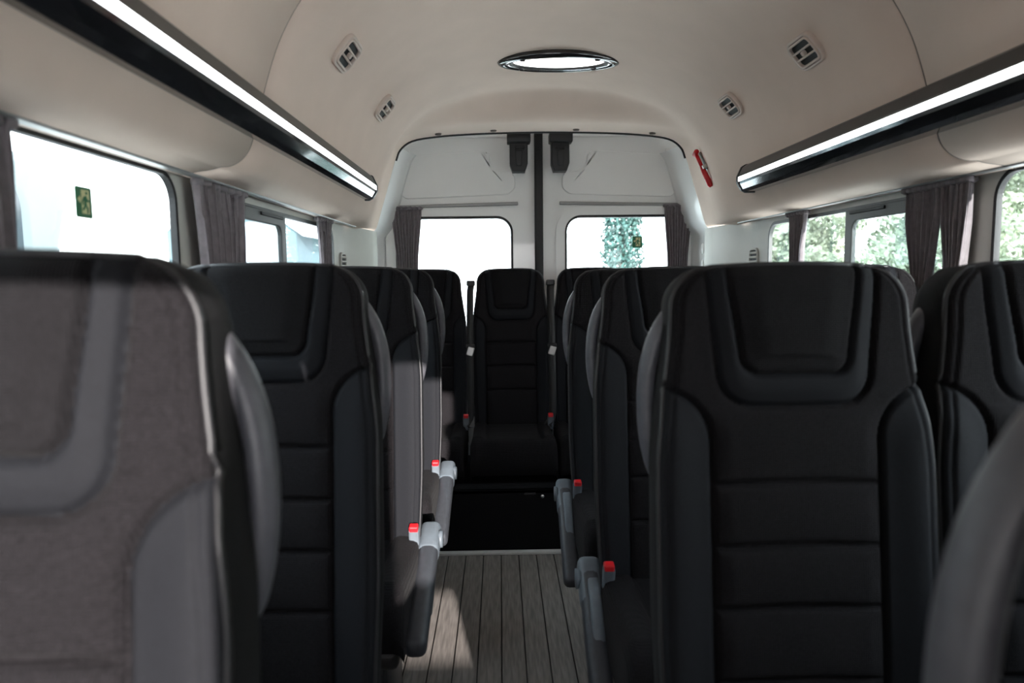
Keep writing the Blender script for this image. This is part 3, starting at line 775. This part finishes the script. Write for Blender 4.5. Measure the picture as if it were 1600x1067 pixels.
# ------------------------------------------------------------------ exit stickers
def exit_sticker(label, M4, w_, h_):
    t = empty('exit_sign'); t.matrix_world = M4; tag(t, label, 'sign', 'green exit stickers')
    idm = lambda z0: (lambda u, v, q: (u * w_, v * h_, q + z0))
    link('backing', plate_me('esb', rrect(0, 0, 1, 1, .08), [], .001, idm(0)), M['greensign'], t)
    link('door_print', plate_me('esd', [(-.16, -.36), (.30, -.36), (.30, .40), (-.16, .40)], [], .0006, idm(.001)), M['cream'], t)
    link('arrow_print', plate_me('esa', [(-.40, .08), (-.24, -.04), (-.24, .02), (-.20, .02), (-.20, .14), (-.24, .14), (-.24, .20)], [], .0006, idm(.001)), M['cream'], t)
    man = [(.02, .20), (.10, .22), (.16, .12), (.27, .06), (.26, .01), (.14, .04), (.10, .0), (.12, -.10), (.20, -.18), (.19, -.34), (.13, -.34), (.12, -.20), (.04, -.12), (-.02, -.22), (-.13, -.26), (-.14, -.20), (-.05, -.14), (-.02, -.02), (-.02, .08), (-.08, .03), (-.09, -.08), (-.14, -.07), (-.13, .07), (-.05, .17)]
    link('figure_print', plate_me('esm', man, [], .0006, idm(.0018)), M['greensign'], t)
    hd = [(.13 + .055 * math.cos(a), .30 + .055 * math.sin(a)) for a in [2 * math.pi * k / 14 for k in range(14)]]
    link('figure_print', plate_me('esh', hd, [], .0006, idm(.0018)), M['greensign'], t)
    return t
# left window: faces +x
ml = Matrix.Translation((-(WX - .0005), 1.175, E + .126)) @ Matrix(((0, 0, 1), (1, 0, 0), (0, 1, 0))).to_4x4()
exit_sticker('green running-man exit sticker on the left front side window', ml, .046, .052)
mr = Matrix.Translation((.562, YD + .004, E + .168)) @ Matrix(((1, 0, 0), (0, 0, -1), (0, 1, 0))).to_4x4()
exit_sticker('green running-man exit sticker on the right rear door window', mr, .056, .064)

# ------------------------------------------------------------------ emergency hammer
dz = .48; hx = sec_at(dz); y = 3.20
hp = Vector(liner_pt(hx, dz, y)); up = (Vector(liner_pt(sec_at(dz + .05), dz + .05, y)) - hp).normalized(); yy = Vector((0, 1, 0)); nn = up.cross(yy); nn = nn if nn.x < 0 else -nn
hm = empty('emergency_hammer'); hm.matrix_world = Matrix.Translation(hp) @ Matrix((yy, up, nn)).transposed().to_4x4() @ Matrix.Rotation(math.radians(-12), 4, 'Z')
tag(hm, 'red emergency hammer clipped to the right rear roof pillar', 'hammer')
link('handle', tube_me('hh', [(0, -.095, .02), (0, -.085, .021), (0, -.03, .021), (0, .01, .021)], [.008, .013, .013, .010], 10, up=(0, 0, 1)), M['red'], hm)
link('shaft', tube_me('hs', [(0, .0, .021), (0, .075, .021)], .009, 10), M['red'], hm)
link('head', tube_me('hd', [(-.030, .078, .021), (-.02, .078, .021), (.02, .078, .021), (.034, .078, .021)], [.004, .012, .012, .006], 10), M['red'], hm)
link('clip', box_me('hc', (0, .0, .012), (.040, .018, .026), bev=.003), M['alu'], hm)
link('holder_plate', box_me('hpl', (.004, .03, .003), (.022, .09, .008), bev=.003), M['railgrey'], hm)

# ------------------------------------------------------------------ outside
gnd = struct(link('ground', mesh('ground', [(-60, -60, -.75), (60, -60, -.75), (60, 60, -.75), (-60, 60, -.75)], [(0, 1, 2, 3)]), M['ground']))
def foliage_me(name, n, shape, leaf, seed):
    rnd = random.Random(seed); V = []; Fc = []
    for _ in range(n):
        c = Vector(shape(rnd)); d = Vector((rnd.gauss(0, 1), rnd.gauss(0, 1), rnd.gauss(0, .7))).normalized()
        u, v = frame_of(d, Vector((rnd.random(), rnd.random(), rnd.random()))); L = leaf * rnd.uniform(.6, 1.3)
        b = len(V); V += [c - u * L * .5, c + v * L * .32 + d * L * .08, c + u * L * .5, c - v * L * .32 + d * L * .08]; Fc.append((b, b + 1, b + 2, b + 3))
    return mesh(name, V, Fc)
def crown(rnd, blobs):
    b = rnd.choice(blobs); d = Vector((rnd.gauss(0, 1), rnd.gauss(0, 1), rnd.gauss(0, 1))).normalized() * (rnd.uniform(.55, 1) ** .5) * b[3]
    return Vector(b[:3]) + Vector((d.x, d.y, d.z * .85))
TR = []
for sd in range(3):
    rr = random.Random(100 + sd)
    bl = [(rr.gauss(0, .75), rr.gauss(0, .75), rr.uniform(1.1, 4.6), rr.uniform(.45, .85)) for _ in range(26)]
    TR.append(foliage_me('foliage', 17000, lambda r_, bl=bl: crown(r_, bl), .12, 200 + sd))
TRUNK = tube_me('trunk', [(0, 0, 0), (.03, .02, 1.0), (-.02, 0, 2.2), (.02, -.03, 3.6)], [.14, .11, .08, .03], 10)
def tree(x, y, k, sc_, label):
    t = empty('leafy_tree', (x, y, -.75), k * 2.1); t.scale = (sc_,) * 3; tag(t, label, 'tree', 'leafy trees outside')
    f = link('foliage', TR[k % 3], M['leaf'], t, smooth=False); f['kind'] = 'stuff'
    link('trunk', TRUNK, M['bark'], t)
tree(7.2, 1.6, 5, 1.0, 'pale leafy tree at the far right edge of the picture')
tree(7.4, 6.8, 0, 1.0, 'pale sunlit leafy tree seen through the right front window')
tree(7.2, 12.0, 1, 1.0, 'pale sunlit leafy tree seen through the sliding pane on the right')
tree(7.4, 17.2, 2, 1.0, 'pale leafy tree seen beside the narrow right curtain')
tree(13.2, 9.4, 4, 1.3, 'taller pale leafy tree standing behind the front right trees')
tree(13.2, 16.6, 3, 1.3, 'pale leafy tree farthest back outside the right windows')
cyp = foliage_me('foliage', 15000, lambda r_: (lambda z, a, q: (math.cos(a) * q * (.38 * math.sin(math.pi * min(1, (z / 7 + .12) ** .8)) + .05), math.sin(a) * q * (.38 * math.sin(math.pi * min(1, (z / 7 + .12) ** .8)) + .05), z))(r_.uniform(.3, 7), r_.uniform(0, 6.28), r_.random() ** .4 * r_.uniform(.8, 1.2)), .09, 77)
t = empty('cypress_tree', (2.38, 14.5, -.75)); tag(t, 'dark blue-green cypress seen through the right rear door window', 'tree')
f = link('foliage', cyp, M['leaf2'], t, smooth=False); f['kind'] = 'stuff'
link('trunk', TRUNK, M['bark'], t)
# white van parked alongside on the left
vn = empty('parked_van', (-3.55, .78, -.75)); tag(vn, 'tall pale van parked outside the left front window', 'van')
prof = [(-2.76, .35), (-2.95, 1.9), (-3.20, 2.62), (1.2, 2.70), (1.45, 2.45), (2.15, 1.50), (2.9, 1.30), (3.05, 1.1), (3.1, .35)]
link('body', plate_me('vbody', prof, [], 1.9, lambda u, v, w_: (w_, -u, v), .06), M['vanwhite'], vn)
link('side_window', plate_me('vsw', rrect(.9, 1.95, .95, .62, .12), [], 1.93, lambda u, v, w_: (w_, -u, v)), M['vanglass'], vn)
link('side_window', plate_me('vsw', rrect(-2.38, 2.13, .62, .72, .16), [], 1.93, lambda u, v, w_: (w_, -u, v)), M['vanglass'], vn)
link('front_pane', plate_me('vws', [(1.49, 2.42), (2.10, 1.58), (2.13, 1.60), (1.52, 2.44)], [], 1.6, lambda u, v, w_: (w_, -u, v)), M['vanglass'], vn)
for yy_ in (-2.1, 1.9):
    bm = bmesh.new(); bmesh.ops.create_cone(bm, cap_ends=True, segments=28, radius1=.35, radius2=.35, depth=1.94)
    for v in bm.verts: v.co = Matrix.Rotation(math.radians(90), 3, 'Y') @ v.co
    o = link('wheel', bm_mesh('wheel', bm), M['rubber'], vn); o.location = (0, yy_, .35)
# pale blue building behind on the left
bd = empty('pale_building', (-5.6, 17.0, -.75)); tag(bd, 'pale blue gabled building seen through the left rear side window', 'building')
link('wall', plate_me('bwall', [(-1.3, 0), (1.3, 0), (1.3, 2.9), (0, 3.85), (-1.3, 2.9)], [], 6, lambda u, v, w_: (u, w_, v), .03), M['bluewall'], bd)
for sg in (-1, 1):
    link('roof', plate_me('broof', [(0, 3.87), (sg * 1.5, 2.77), (sg * 1.5, 2.89), (0, 4.01)], [], 6.5, lambda u, v, w_: (u, w_, v)), M['wallpaint'], bd)
for xw in (-.6, .6):
    w0 = link('window', plate_me('bwin', rrect(xw, 1.2, .7, .9, .02), [rrect(xw, 1.2, .6, .8, .02)], .1, lambda u, v, w_: (u, -3.02 + w_, v)), M['wallpaint'], bd)
    link('pane', plate_me('bpane', rrect(xw, 1.2, .6, .8, .02), [], .03, lambda u, v, w_: (u, -3.01 + w_, v)), M['vanglass'], w0)
